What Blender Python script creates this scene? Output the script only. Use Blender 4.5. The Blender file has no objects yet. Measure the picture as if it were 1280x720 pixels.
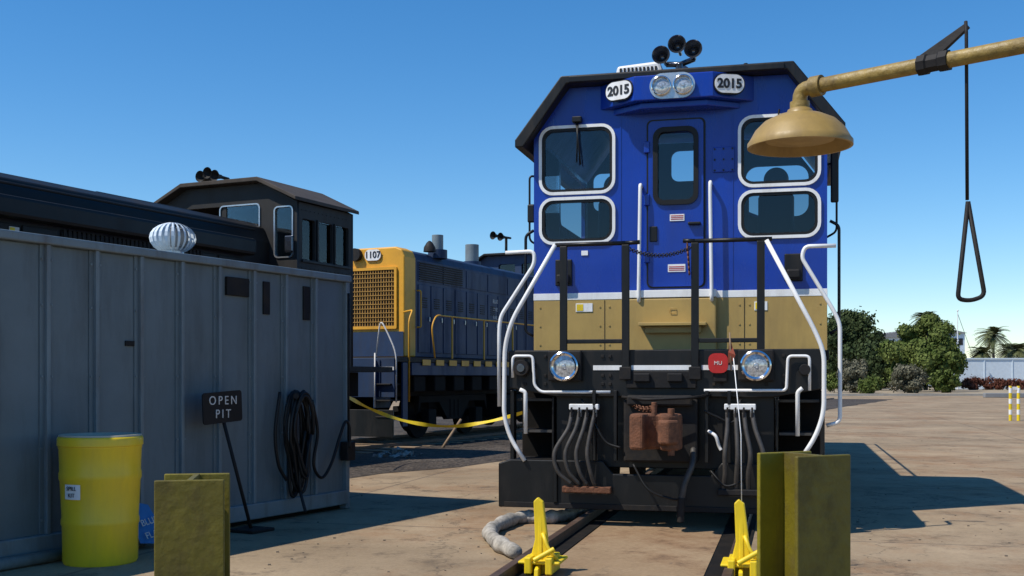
import bpy, bmesh, math, random
from mathutils import Vector, Matrix
random.seed(7)
F=1400.0; H=1.4; HY=472.0
sc=bpy.context.scene
sc.view_settings.view_transform='Standard'
sc.view_settings.look='None'
sc.view_settings.exposure=0

# ---------------------------------------------------------------- materials
def mat(name,col,rough=.5,metal=0,var=.12,scale=3,bump=0,dirt=None,damt=.5,dscale=2.5,streak=True,bscale=60,spec=.5):
    m=bpy.data.materials.new(name); m.use_nodes=True
    nt=m.node_tree; N=nt.nodes; L=nt.links
    b=N['Principled BSDF']
    b.inputs['Roughness'].default_value=rough; b.inputs['Metallic'].default_value=metal
    b.inputs['Specular IOR Level'].default_value=spec
    tc=N.new('ShaderNodeTexCoord')
    n=N.new('ShaderNodeTexNoise'); n.inputs['Scale'].default_value=scale; n.inputs['Detail'].default_value=8
    n.inputs['Roughness'].default_value=.65
    L.new(tc.outputs['Object'],n.inputs['Vector'])
    r=N.new('ShaderNodeValToRGB')
    r.color_ramp.elements[0].position=.3; r.color_ramp.elements[1].position=.7
    r.color_ramp.elements[0].color=[c*(1-var) for c in col]+[1]
    r.color_ramp.elements[1].color=[min(1,c*(1+var)) for c in col]+[1]
    L.new(n.outputs['Fac'],r.inputs['Fac'])
    out=r.outputs['Color']
    if dirt:
        mp=N.new('ShaderNodeMapping')
        mp.inputs['Scale'].default_value=(1,1,.18) if streak else (1,1,1)
        L.new(tc.outputs['Object'],mp.inputs['Vector'])
        n2=N.new('ShaderNodeTexNoise'); n2.inputs['Scale'].default_value=dscale; n2.inputs['Detail'].default_value=10
        n2.inputs['Roughness'].default_value=.7
        L.new(mp.outputs['Vector'],n2.inputs['Vector'])
        r2=N.new('ShaderNodeValToRGB'); r2.color_ramp.elements[0].position=.48; r2.color_ramp.elements[1].position=.78
        r2.color_ramp.elements[1].color=(damt,damt,damt,1)
        L.new(n2.outputs['Fac'],r2.inputs['Fac'])
        mx=N.new('ShaderNodeMixRGB'); mx.inputs['Color2'].default_value=list(dirt)+[1]
        L.new(r2.outputs['Color'],mx.inputs['Fac']); L.new(out,mx.inputs['Color1'])
        out=mx.outputs['Color']
        ad=N.new('ShaderNodeMath'); ad.operation='MULTIPLY_ADD'; ad.inputs[1].default_value=.5; ad.inputs[2].default_value=rough
        ad.use_clamp=True
        L.new(r2.outputs['Color'],ad.inputs[0]); L.new(ad.outputs[0],b.inputs['Roughness'])
    L.new(out,b.inputs['Base Color'])
    if bump>0:
        n3=N.new('ShaderNodeTexNoise'); n3.inputs['Scale'].default_value=bscale; n3.inputs['Detail'].default_value=4
        L.new(tc.outputs['Object'],n3.inputs['Vector'])
        bp=N.new('ShaderNodeBump'); bp.inputs['Strength'].default_value=bump; bp.inputs['Distance'].default_value=.02
        L.new(n3.outputs['Fac'],bp.inputs['Height']); L.new(bp.outputs['Normal'],b.inputs['Normal'])
    return m

M={}
M['blue']=mat('blue_paint',(.004,.036,.31),.25,var=.1,scale=2,dirt=(.015,.035,.12),damt=.4,bump=.04,bscale=3)
M['gold']=mat('gold_paint',(.41,.275,.08),.42,var=.1,dirt=(.15,.10,.045),damt=.5,bump=.04,bscale=4)
M['white']=mat('white_paint',(.80,.80,.78),.4,var=.06,dirt=(.35,.3,.24),damt=.4,dscale=7)
M['black']=mat('black_paint',(.006,.006,.006),.42,var=.3,dirt=(.04,.032,.024),damt=.5,dscale=4,bump=.05,bscale=12,spec=.35)
M['blackm']=mat('black_dusty',(.010,.009,.009),.65,var=.3,dirt=(.06,.045,.03),damt=.5,dscale=5,streak=False,bump=.1,bscale=30,spec=.3)
M['under']=mat('underframe_grime',(.008,.007,.006),.85,var=.4,dirt=(.04,.028,.02),damt=.5,dscale=4,streak=False,spec=.2)
M['rubber']=mat('black_rubber',(.009,.009,.009),.5,var=.2,spec=.3)
M['hose']=mat('grey_air_hose',(.05,.045,.04),.55,var=.4,scale=12)
M['chrome']=mat('lamp_reflector',(.75,.76,.78),.12,metal=1,var=.1,scale=40)
M['steel']=mat('galvanised_steel',(.5,.51,.52),.35,metal=.8,var=.15,scale=20)
M['hornm']=mat('horn_dark_metal',(.10,.11,.13),.22,metal=.8,var=.3,scale=15)
M['lens']=mat('lamp_lens',(.45,.46,.46),.12,metal=.4,var=.6,scale=45)
M['red']=mat('red_lamp',(.45,.012,.01),.3,var=.2)
M['rust']=mat('rusted_steel',(.15,.058,.026),.8,var=.45,scale=14,dirt=(.04,.025,.02),damt=.7,dscale=9,streak=False,bump=.3)
M['railm']=mat('rail_steel',(.085,.05,.032),.6,metal=.3,var=.4,scale=15,dirt=(.2,.17,.15),damt=.4,streak=False)
M['yellow']=mat('yellow_paint',(.78,.56,.012),.45,var=.12,dirt=(.25,.15,.03),damt=.45,dscale=9)
M['barrel']=mat('yellow_plastic',(.80,.56,.02),.38,var=.06,dirt=(.33,.24,.06),damt=.35,dscale=5,bump=.02,bscale=10)
M['lidgrey']=mat('barrel_lid',(.45,.41,.31),.5,var=.1)
M['bollard']=mat('olive_yellow_paint',(.125,.10,.004),.5,var=.3,scale=4,dirt=(.035,.016,.008),damt=.85,dscale=5,streak=False,bump=.2,bscale=25)  # post paint darkened to carry the front's shade; brown blotches are rust
M['bollard2']=mat('bright_olive_paint',(.19,.155,.006),.5,var=.3,scale=4,dirt=(.04,.02,.01),damt=.75,dscale=5,bump=.2,bscale=25)  # same post paint brightened, light on the rear flange put into its colour
M['wall']=mat('slate_grey_paint',(.125,.160,.175),.5,var=.14,scale=1.2,dirt=(.07,.072,.065),damt=.65,dscale=3,bump=.14,bscale=5)
M['wall2']=mat('slate_grey_rail',(.165,.205,.22),.5,var=.14,scale=2,dirt=(.10,.065,.045),damt=.65,dscale=5,bump=.06,bscale=8)
M['hoodblk']=mat('charcoal_paint',(.009,.009,.009),.5,var=.25,dirt=(.038,.032,.027),damt=.5,dscale=2,bump=.06,bscale=5,spec=.3)
M['cabgrey']=mat('cab_charcoal',(.020,.019,.018),.6,var=.2,dirt=(.05,.045,.036),damt=.5,bump=.05,bscale=6,spec=.3)
M['roofbrn']=mat('cab_roof_tin',(.060,.048,.038),.75,var=.25,dirt=(.035,.028,.022),damt=.5,spec=.3)
M['navy']=mat('faded_blue_paint',(.015,.036,.088),.55,var=.2,scale=2,dirt=(.033,.032,.033),damt=.65,bump=.05,bscale=6,spec=.35)
M['oyel']=mat('orange_yellow_paint',(.70,.34,.02),.5,var=.12,dirt=(.3,.15,.03),damt=.5)
M['mesh']=mat('grille_mustard',(.36,.19,.03),.6,var=.2)
M['dark']=mat('dark_interior',(.02,.02,.022),.8,var=.2)
M['inter']=mat('cab_interior_grey',(.03,.032,.032),.7,var=.2)
M['pipe']=mat('ochre_pipe',(.25,.17,.04),.5,var=.35,scale=18,dirt=(.06,.035,.02),damt=.85,dscale=14,streak=False,bump=.2)
M['bell']=mat('ochre_shower_plastic',(.32,.21,.06),.45,var=.18,scale=12,dirt=(.14,.085,.035),damt=.7,dscale=10)
M['cream']=mat('sock_fabric',(.36,.33,.28),.9,var=.45,scale=12,dirt=(.06,.05,.04),damt=.75,dscale=7,streak=False,bump=.6,bscale=25)
M['sign']=mat('sign_black',(.012,.011,.011),.6,var=.3,spec=.3)
M['bluesign']=mat('sign_blue',(.02,.16,.4),.5,var=.2)
M['text']=mat('text_black',(.01,.01,.012),.5,var=0)
M['textw']=mat('text_white',(.6,.58,.54),.6,var=.2,scale=30)
M['orangeflag']=mat('faded_red_flag',(.28,.06,.03),.8,var=.3)
M['tan']=mat('weathered_wood',(.25,.17,.10),.8,var=.3)
M['stucco']=mat('pale_blue_wall_panel',(.62,.70,.76),.7,var=.08)
M['roofg']=mat('grey_roof',(.22,.22,.22),.7,var=.1)
M['bark']=mat('bark',(.09,.065,.045),.9,var=.3)
M['stone']=mat('small_stone',(.16,.125,.09),.9,var=.3)
M['seat']=mat('seat_vinyl',(.02,.02,.022),.6)

def glass(name,tint,ior=1.5):
    m=bpy.data.materials.new(name); m.use_nodes=True; nt=m.node_tree; nt.nodes.clear()
    o=nt.nodes.new('ShaderNodeOutputMaterial'); mx=nt.nodes.new('ShaderNodeMixShader')
    t=nt.nodes.new('ShaderNodeBsdfTransparent'); t.inputs[0].default_value=(*tint,1)
    g=nt.nodes.new('ShaderNodeBsdfGlossy'); g.inputs['Roughness'].default_value=.03
    f=nt.nodes.new('ShaderNodeFresnel'); f.inputs['IOR'].default_value=ior
    nt.links.new(f.outputs[0],mx.inputs[0]); nt.links.new(t.outputs[0],mx.inputs[1]); nt.links.new(g.outputs[0],mx.inputs[2])
    nt.links.new(mx.outputs[0],o.inputs[0]); return m
M['glass']=glass('tinted_glass',(.72,.80,.84),1.5)
M['glassd']=glass('dark_tinted_glass',(.55,.62,.65),1.5)
def leafmat(name,c1,c2):
    m=bpy.data.materials.new(name); m.use_nodes=True; N=m.node_tree.nodes; L=m.node_tree.links
    b=N['Principled BSDF']; b.inputs['Roughness'].default_value=.85; b.inputs['Specular IOR Level'].default_value=.15
    g=N.new('ShaderNodeTexCoord'); n=N.new('ShaderNodeTexNoise'); n.inputs['Scale'].default_value=.9; n.inputs['Detail'].default_value=6
    r=N.new('ShaderNodeValToRGB'); r.color_ramp.elements[0].color=(*c1,1); r.color_ramp.elements[1].color=(*c2,1)
    r.color_ramp.elements[0].position=.35; r.color_ramp.elements[1].position=.65
    L.new(g.outputs['Object'],n.inputs['Vector']); L.new(n.outputs['Fac'],r.inputs['Fac']); L.new(r.outputs['Color'],b.inputs['Base Color'])
    return m
M['leafA']=leafmat('leaves_dark',(.02,.035,.012),(.06,.08,.03))
M['leafB']=leafmat('leaves_green',(.045,.07,.012),(.14,.17,.045))
M['leafC']=leafmat('leaves_palm',(.06,.08,.03),(.16,.17,.08))
M['leafD']=leafmat('leaves_grey',(.08,.08,.05),(.17,.16,.11))
M['leafE']=leafmat('leaves_red',(.07,.025,.015),(.16,.06,.04))

# ---------------------------------------------------------------- ground materials
def ground_mat(name,c1,c2,crack=True,stain=(.13,.09,.06),jrot=0.0,gravel=False,samt=.65,rust=False):
    m=bpy.data.materials.new(name); m.use_nodes=True; N=m.node_tree.nodes; L=m.node_tree.links
    b=N['Principled BSDF']; b.inputs['Roughness'].default_value=.85; b.inputs['Specular IOR Level'].default_value=.2
    tc=N.new('ShaderNodeTexCoord')
    def noise(s,d=8,ro=.6,vec=None):
        n=N.new('ShaderNodeTexNoise'); n.inputs['Scale'].default_value=s; n.inputs['Detail'].default_value=d; n.inputs['Roughness'].default_value=ro
        L.new(vec or tc.outputs['Object'],n.inputs['Vector']); return n
    def ramp(src,p0,p1,c0,c1_):
        r=N.new('ShaderNodeValToRGB'); r.color_ramp.elements[0].position=p0; r.color_ramp.elements[1].position=p1
        r.color_ramp.elements[0].color=(*c0,1); r.color_ramp.elements[1].color=(*c1_,1); L.new(src,r.inputs['Fac']); return r
    def mix(f,a,bb,mode='MIX',fv=None):
        x=N.new('ShaderNodeMixRGB'); x.blend_type=mode
        if f is not None: L.new(f,x.inputs['Fac'])
        else: x.inputs['Fac'].default_value=fv
        if hasattr(a,'node'): L.new(a,x.inputs['Color1'])
        else: x.inputs['Color1'].default_value=(*a,1)
        if hasattr(bb,'node'): L.new(bb,x.inputs['Color2'])
        else: x.inputs['Color2'].default_value=(*bb,1)
        return x.outputs[0]
    big=noise(.35,10,.65); base=ramp(big.outputs['Fac'],.35,.65,c1,c2).outputs[0]
    st=ramp(noise(.55,12,.74).outputs['Fac'],.48,.68,(0,0,0),(samt,)*3).outputs[0]
    base=mix(st,base,stain)
    if rust:
        mp=N.new('ShaderNodeMapping'); mp.inputs['Location'].default_value=(13,7,3); L.new(tc.outputs['Object'],mp.inputs['Vector'])
        ru=ramp(noise(.42,12,.78,mp.outputs[0]).outputs['Fac'],.50,.66,(0,0,0),(.6,.6,.6)).outputs[0]
        base=mix(ru,base,(.25,.125,.055))
    fine=ramp(noise(28,6,.8).outputs['Fac'],.3,.72,(.74,.72,.70),(1.10,1.10,1.10)).outputs[0]
    base=mix(None,base,fine,'MULTIPLY',.9)
    sp=ramp(noise(2.2,8,.8).outputs['Fac'],.54,.68,(0,0,0),(.75,.75,.75)).outputs[0]
    base=mix(sp,base,(.085,.065,.048))
    h=noise(45,6,.8)
    hh=h.outputs['Fac']
    if crack:
        dn=noise(1.4,6,.65)
        va=N.new('ShaderNodeVectorMath'); va.operation='SCALE'; va.inputs['Scale'].default_value=1.3
        L.new(dn.outputs['Color'],va.inputs[0])
        vb=N.new('ShaderNodeVectorMath'); vb.operation='ADD'; L.new(tc.outputs['Object'],vb.inputs[0]); L.new(va.outputs[0],vb.inputs[1])
        vo=N.new('ShaderNodeTexVoronoi'); vo.feature='DISTANCE_TO_EDGE'; vo.inputs['Scale'].default_value=.21
        L.new(vb.outputs[0],vo.inputs['Vector'])
        cr=ramp(vo.outputs['Distance'],.0008,.0045,(.6,.6,.6),(0,0,0)).outputs[0]
        base=mix(cr,base,(.07,.055,.042))
        mp=N.new('ShaderNodeMapping'); mp.inputs['Rotation'].default_value=(0,0,jrot); L.new(tc.outputs['Object'],mp.inputs['Vector'])
        br=N.new('ShaderNodeTexBrick'); br.offset=0; br.inputs['Scale'].default_value=.2; br.inputs['Mortar Size'].default_value=.004
        br.inputs['Brick Width'].default_value=1; br.inputs['Row Height'].default_value=1
        L.new(mp.outputs[0],br.inputs['Vector'])
        jr=ramp(br.outputs['Fac'],.1,.9,(0,0,0),(.5,.5,.5)).outputs[0]
        base=mix(jr,base,(.08,.065,.055))
    if gravel:
        vo=N.new('ShaderNodeTexVoronoi'); vo.inputs['Scale'].default_value=16; L.new(tc.outputs['Object'],vo.inputs['Vector'])
        sep=N.new('ShaderNodeSeparateColor'); L.new(vo.outputs['Color'],sep.inputs[0])
        gr=ramp(sep.outputs[0],0,1,(.45,.45,.45),(1.5,1.45,1.4)).outputs[0]
        base=mix(None,base,gr,'MULTIPLY',1)
        hh=vo.outputs['Distance']
    L.new(base,b.inputs['Base Color'])
    bp=N.new('ShaderNodeBump'); bp.inputs['Strength'].default_value=.9 if gravel else .35; bp.inputs['Distance'].default_value=.03 if gravel else .012
    L.new(hh,bp.inputs['Height']); L.new(bp.outputs[0],b.inputs['Normal'])
    return m
TH=math.radians(14)
M['ground']=ground_mat('yard_concrete',(.255,.190,.118),(.40,.305,.195),jrot=TH,stain=(.17,.12,.075),rust=True)
M['bed']=ground_mat('stained_track_concrete',(.24,.155,.085),(.36,.26,.155),stain=(.18,.08,.035),crack=False,samt=.8)
M['ballast']=ground_mat('dark_ballast',(.05,.042,.035),(.10,.085,.07),crack=False,stain=(.04,.03,.025),gravel=True)
M['dirt']=ground_mat('dry_dirt',(.30,.24,.16),(.42,.35,.25),crack=False,stain=(.2,.16,.1))
M['kerb']=mat('kerb_concrete',(.36,.33,.28),.8,var=.15)

# ---------------------------------------------------------------- helpers
def link(o): sc.collection.objects.link(o); return o
class G:
    def __init__(s,name,O=(0,0),th=0,z=0):
        e=bpy.data.objects.new(name,None); link(e); e.location=(O[0],O[1],z); e.rotation_euler=(0,0,-th)
        e.empty_display_size=.2
        s.e=e; s.O=O; s.th=th; s.c=math.cos(th); s.s=math.sin(th)
    def px(s,px,py,t):
        u=(px-640)/F; x=(u*(s.O[1]+t*s.c)-s.O[0]-t*s.s)/(s.c+u*s.s)
        Y=s.O[1]-x*s.s+t*s.c
        return (x,H+(HY-py)/F*Y)
    def P(s,px,py,t):
        x,z=s.px(px,py,t); return (x,t,z)
    def side(s,px,py,x):
        u=(px-640)/F; t=(u*(s.O[1]-x*s.s)-s.O[0]-x*s.c)/(s.s-u*s.c)
        Y=s.O[1]-x*s.s+t*s.c
        return (t,H+(HY-py)/F*Y)
    def S(s,px,py,x):
        t,z=s.side(px,py,x); return (x,t,z)
def wp(px,py,Y): return ((px-640)/F*Y,Y,H+(HY-py)/F*Y)
def gp(px,py,z=0):
    Y=(H-z)*F/(py-HY); return ((px-640)/F*Y,Y,z)

def mesh(g,name,V,Fc,m,bev=0,smooth=False,seg=2):
    me=bpy.data.meshes.new(name); me.from_pydata([tuple(v) for v in V],[],Fc)
    bm=bmesh.new(); bm.from_mesh(me); bmesh.ops.recalc_face_normals(bm,faces=bm.faces); bm.to_mesh(me); bm.free()
    o=bpy.data.objects.new(name,me); link(o)
    if g is not None: o.parent=g.e
    me.materials.append(M[m] if isinstance(m,str) else m)
    if bev>0:
        b=o.modifiers.new('bevel','BEVEL'); b.width=bev; b.segments=seg; b.limit_method='ANGLE'; b.angle_limit=math.radians(40)
    if smooth:
        for p in me.polygons: p.use_smooth=True
    return o
def boxes(g,name,L,m,bev=.006):
    V=[];Fc=[]
    for (x0,x1,y0,y1,z0,z1) in L:
        i=len(V)
        V+=[(x0,y0,z0),(x1,y0,z0),(x1,y1,z0),(x0,y1,z0),(x0,y0,z1),(x1,y0,z1),(x1,y1,z1),(x0,y1,z1)]
        Fc+=[tuple(i+k for k in f) for f in ((0,3,2,1),(4,5,6,7),(0,1,5,4),(1,2,6,5),(2,3,7,6),(3,0,4,7))]
    return mesh(g,name,V,Fc,m,bev)
def box(g,name,x0,x1,y0,y1,z0,z1,m,bev=.008): return boxes(g,name,[(x0,x1,y0,y1,z0,z1)],m,bev)
def prism(g,name,pts,axis,a,b,m,bev=.008):
    n=len(pts)
    f={'y':lambda p,q:(p[0],q,p[1]),'x':lambda p,q:(q,p[0],p[1]),'z':lambda p,q:(p[0],p[1],q)}[axis]
    V=[f(p,a) for p in pts]+[f(p,b) for p in pts]
    Fc=[tuple(range(n)),tuple(range(2*n-1,n-1,-1))]+[(i,(i+1)%n,n+(i+1)%n,n+i) for i in range(n)]
    return mesh(g,name,V,Fc,m,bev)
def fillet(pts,r,n=5):
    pts=[Vector(p) for p in pts]; out=[pts[0]]
    for i in range(1,len(pts)-1):
        a,b,c=pts[i-1],pts[i],pts[i+1]
        d1=(a-b); d2=(c-b); rr=min(r,d1.length*.45,d2.length*.45)
        p=b+d1.normalized()*rr; q=b+d2.normalized()*rr
        for k in range(n+1):
            t=k/n; out.append(p*(1-t)**2+b*2*t*(1-t)+q*t*t)
    out.append(pts[-1]); return out
def spline(pts,n=8):
    P=[Vector(p) for p in pts]; P=[P[0]*2-P[1]]+P+[P[-1]*2-P[-2]]; out=[]
    for i in range(1,len(P)-2):
        for k in range(n):
            t=k/n; a,b,c,d=P[i-1:i+3]
            out.append(.5*((2*b)+(c-a)*t+(2*a-5*b+4*c-d)*t*t+(3*b-a-3*c+d)*t**3))
    out.append(P[-2]); return out
def sweepVF(pts,r,seg=10,rf=None,V=None,Fc=None):
    V=[] if V is None else V; Fc=[] if Fc is None else Fc
    pts=[Vector(p) for p in pts]; n=len(pts); base=len(V)
    T=[(pts[min(i+1,n-1)]-pts[max(i-1,0)]).normalized() for i in range(n)]
    up=Vector((0,0,1)) if abs(T[0].z)<.9 else Vector((1,0,0))
    a=T[0].cross(up).normalized()
    for i in range(n):
        a=(a-T[i]*a.dot(T[i])); a=a.normalized() if a.length>1e-6 else T[i].orthogonal().normalized()
        b=T[i].cross(a); rr=rf(i/(n-1))*r if rf else r
        for k in range(seg):
            an=2*math.pi*k/seg; V.append(pts[i]+a*math.cos(an)*rr+b*math.sin(an)*rr)
    for i in range(n-1):
        for k in range(seg):
            k2=(k+1)%seg; Fc.append((base+i*seg+k,base+i*seg+k2,base+(i+1)*seg+k2,base+(i+1)*seg+k))
    Fc.append(tuple(base+k for k in range(seg-1,-1,-1))); Fc.append(tuple(base+(n-1)*seg+k for k in range(seg)))
    return V,Fc
def tube(g,name,pts,r,m,fr=0,seg=10,sp=False,rf=None):
    if sp: pts=spline(pts)
    elif fr: pts=fillet(pts,fr)
    V,Fc=sweepVF(pts,r,seg,rf); return mesh(g,name,V,Fc,m,0,True)
def tubes(g,name,LL,r,m,fr=0,seg=8,sp=False):
    V=[];Fc=[]
    for pts in LL:
        p=spline(pts) if sp else (fillet(pts,fr) if fr else pts); sweepVF(p,r,seg,None,V,Fc)
    return mesh(g,name,V,Fc,m,0,True)
def cyl(g,name,p0,p1,r,m,r1=None,seg=28,bev=.004):
    p0=Vector(p0);p1=Vector(p1);d=(p1-p0).normalized();a=d.orthogonal().normalized();b=d.cross(a);r1=r if r1 is None else r1
    V=[];
    for p,rr in((p0,r),(p1,r1)):
        for k in range(seg):
            an=2*math.pi*k/seg; V.append(p+a*math.cos(an)*rr+b*math.sin(an)*rr)
    Fc=[tuple(range(seg)),tuple(range(2*seg-1,seg-1,-1))]+[(k,(k+1)%seg,seg+(k+1)%seg,seg+k) for k in range(seg)]
    return mesh(g,name,V,Fc,m,bev)
def lathe(g,name,c,d,prof,m,seg=36,smooth=True):
    c=Vector(c);d=Vector(d).normalized();a=d.orthogonal().normalized();b=d.cross(a);V=[];Fc=[]
    for (r,h) in prof:
        for k in range(seg):
            an=2*math.pi*k/seg; V.append(c+d*h+a*math.cos(an)*r+b*math.sin(an)*r)
    for i in range(len(prof)-1):
        for k in range(seg):
            k2=(k+1)%seg; Fc.append((i*seg+k,i*seg+k2,(i+1)*seg+k2,(i+1)*seg+k))
    o=mesh(g,name,V,Fc,m,0,False)
    if smooth:
        for p in o.data.polygons: p.use_smooth=True
        bm=bmesh.new(); bm.from_mesh(o.data); bmesh.ops.remove_doubles(bm,verts=bm.verts,dist=1e-5)
        for e in bm.edges:
            if len(e.link_faces)==2 and e.calc_face_angle(0)>math.radians(40): e.smooth=False
        bm.to_mesh(o.data); bm.free()
    return o
def rrect(x0,x1,z0,z1,r,n=6):
    out=[]
    for cx,cz,a0 in((x1-r,z1-r,0),(x0+r,z1-r,90),(x0+r,z0+r,180),(x1-r,z0+r,270)):
        for k in range(n+1):
            a=math.radians(a0+90*k/n); out.append((cx+r*math.cos(a),cz+r*math.sin(a)))
    return out
def plate(g,name,outer,holes,pos,th,m,axis='y',bev=0):
    cu=bpy.data.curves.new('tmp','CURVE'); cu.dimensions='2D'; cu.fill_mode='BOTH'; cu.extrude=th/2
    for L in [outer]+holes:
        s=cu.splines.new('POLY'); s.points.add(len(L)-1)
        for i,p in enumerate(L): s.points[i].co=(p[0],p[1],0,1)
        s.use_cyclic_u=True
    o=bpy.data.objects.new('tmp',cu); link(o)
    dg=bpy.context.evaluated_depsgraph_get(); me=bpy.data.meshes.new_from_object(o.evaluated_get(dg))
    bpy.data.objects.remove(o); bpy.data.curves.remove(cu)
    for v in me.vertices:
        x,y,z=v.co
        v.co=(x,pos-z,y) if axis=='y' else (pos+z,x,y)
    me.materials.clear(); me.materials.append(M[m]); me.name=name
    ob=bpy.data.objects.new(name,me); link(ob); ob.parent=g.e
    return ob
def text(g,name,s,loc,rot,size,m,ext=.002,al='CENTER',sp=1.0,bold=0):
    cu=bpy.data.curves.new('tmpt','FONT'); cu.body=s; cu.size=size; cu.extrude=ext; cu.align_x=al; cu.align_y='CENTER'
    cu.space_character=sp; cu.offset=bold
    o=bpy.data.objects.new('tmpt',cu); link(o); dg=bpy.context.evaluated_depsgraph_get()
    me=bpy.data.meshes.new_from_object(o.evaluated_get(dg)); bpy.data.objects.remove(o)
    me.materials.clear(); me.materials.append(M[m])
    ob=bpy.data.objects.new(name,me); link(ob); ob.parent=g.e; ob.location=loc; ob.rotation_euler=rot
    return ob
R90=math.radians(90)
class Q: pass

# ---------------------------------------------------------------- camera, light, sky
cd=bpy.data.cameras.new('camera'); cam=bpy.data.objects.new('camera',cd); link(cam)
cam.location=(0,0,H); cam.rotation_euler=(R90,0,0); cd.sensor_width=36; cd.lens=36*F/1280
cd.shift_y=(HY-360)/1280; cd.clip_end=3000; cd.clip_start=.05; sc.camera=cam
EL=math.radians(55); ax,ay=.912,.41
k=math.hypot(ax,ay); ax/=k; ay/=k
sd=bpy.data.lights.new('sun','SUN'); sd.energy=5.0; sd.angle=math.radians(.5); sd.color=(1,.94,.85)
so=bpy.data.objects.new('sun',sd); link(so)
so.rotation_euler=Vector((ax*math.cos(EL),ay*math.cos(EL),-math.sin(EL))).to_track_quat('-Z','Y').to_euler()
w=bpy.data.worlds.new('World'); sc.world=w; w.use_nodes=True
nt=w.node_tree; bg=nt.nodes['Background']; sk=nt.nodes.new('ShaderNodeTexSky'); sk.sky_type='NISHITA'; sk.sun_disc=False
sk.sun_elevation=EL; sk.sun_rotation=math.atan2(-ax,-ay); sk.air_density=1.0; sk.dust_density=0.0; sk.ozone_density=5.0; sk.altitude=0
hs=nt.nodes.new('ShaderNodeHueSaturation'); hs.inputs['Saturation'].default_value=1.28; hs.inputs['Value'].default_value=1.0
nt.links.new(sk.outputs[0],hs.inputs['Color']); nt.links.new(hs.outputs[0],bg.inputs[0]); bg.inputs[1].default_value=.145

# ---------------------------------------------------------------- ground
def sheet(name,pts,z,m):
    return mesh(None,name,[(p[0],p[1],z) for p in pts],[tuple(range(len(pts)))],m)
sheet('ground',[(-900,-300),(900,-300),(900,1500),(-900,1500)],0,'ground')
def off(p,a,b): # along, lateral right
    return (p[0]+.42*a+.907*b,p[1]+.907*a-.42*b)
rb=random.Random(5)
edge=[]
for i in range(60):
    a=-22+i*1.4; bb=3.0+(.6 if a>0 else 0)+rb.uniform(-.12,.12)
    edge.append(off((-4.2,18.5),a,bb))
sheet('ballast',[off((-4.2,18.5),-22,-9)]+edge+[off((-4.2,18.5),60.6,-9)],.004,'ballast')
sheet('dirt_verge',[(18,60*1.42),(78,88),(300,500),(40,500)],.15,'dirt')
mesh(None,'kerb',[(18,60*1.42-.3,0),(78,87.7,0),(78,87.7,.17),(18,84.9,.17),(18,85.25,0),(78,88.05,0),(78,88.05,.17),(18,85.25,.17)],[(0,1,2,3),(4,5,6,7),(3,2,6,7),(0,3,7,4),(1,2,6,5)],'kerb')

# ================================================================= MAIN LOCOMOTIVE
g=G('diesel_locomotive',(1.39,10.4),TH)
TC=1.35; TW=.05
wins=[]
for sgn in(-1,1):
    for (z0,z1) in((3.35,4.09),(2.82,3.325)):
        xa,xb=sorted((sgn*.635,sgn*1.46)); wins.append((xa,xb,z0,z1))
doorw=(-.215,.215,3.22,3.99)
prof=[(-1.52,2.30),(1.52,2.30),(1.52,3.97),(1.13,4.49),(-1.13,4.49),(-1.52,3.97)]
holes=[rrect(a+.04,b-.04,c+.04,d_-.04,.12) for a,b,c,d_ in wins]+[rrect(*doorw,.09)]
plate(g,'cab_front_wall',prof,holes,TC,TW,'blue')
for i,(a,b,c,d_) in enumerate(wins):
    plate(g,'window_frame_%d'%i,rrect(a,b,c,d_,.15),[rrect(a+.032,b-.032,c+.032,d_-.032,.12)],TC-.035,.03,'white')
    plate(g,'window_gasket_%d'%i,rrect(a+.031,b-.031,c+.031,d_-.031,.12),[rrect(a+.06,b-.06,c+.06,d_-.06,.1)],TC-.025,.03,'rubber')
    plate(g,'window_glass_%d'%i,rrect(a+.04,b-.04,c+.04,d_-.04,.12),[],TC-.01,.006,'glassd' if c<3 else 'glass')
for sgn in(-1,1):
    xa,xb=sorted((sgn*.6,sgn*1.46)); box(g,'interior_console',xa,xb,TC+.35,TC+.5,2.37,2.86,'dark')
plate(g,'door_gasket',rrect(doorw[0]-.02,doorw[1]+.02,doorw[2]-.02,doorw[3]+.02,.11),[rrect(doorw[0]+.03,doorw[1]-.03,doorw[2]+.03,doorw[3]-.03,.07)],TC-.065,.03,'rubber')
plate(g,'door_glass',rrect(*doorw,.09),[],TC-.03,.006,'glass')
plate(g,'door_leaf',rrect(-.285,.285,2.35,4.08,.05),[rrect(*doorw,.09)],TC-.04,.03,'blue')
plate(g,'door_gap',rrect(-.305,.305,2.335,4.1,.06),[rrect(-.275,.275,2.36,4.07,.04)],TC-.028,.012,'black')
box(g,'door_handle',.13,.26,TC-.11,TC-.055,2.98,3.01,'black')
for z_ in(3.75,3.2,2.6): box(g,'door_hinge',-.33,-.27,TC-.08,TC-.03,z_,z_+.12,'blue')
box(g,'door_lock',-.27,-.19,TC-.075,TC-.055,2.82,2.98,'black')
box(g,'gold_lower_wall',-1.52,1.52,TC-.03,TC+.03,1.65,2.228,'gold',.004)
box(g,'white_stripe',-1.523,1.523,TC-.033,TC+.03,2.228,2.30,'white',.002)
box(g,'lower_step_box',-.5,.42,TC-.12,TC-.03,1.66,2.225,'gold',.015)
box(g,'lower_step_box_top',-.5,.42,TC-.123,TC-.033,2.232,2.31,'white',.004)
box(g,'door_sill',-.36,.33,TC-.30,TC-.12,1.93,1.965,'gold',.006)
box(g,'door_sill_bracket',-.3,.27,TC-.2,TC-.12,1.86,1.93,'gold',.006)
tubes(g,'latch_box',[[(-.05,TC-.13,2.07),(-.05,TC-.13,2.12),(.01,TC-.13,2.12),(.01,TC-.13,2.07),(-.05,TC-.13,2.07)]],.003,'gold')
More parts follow.
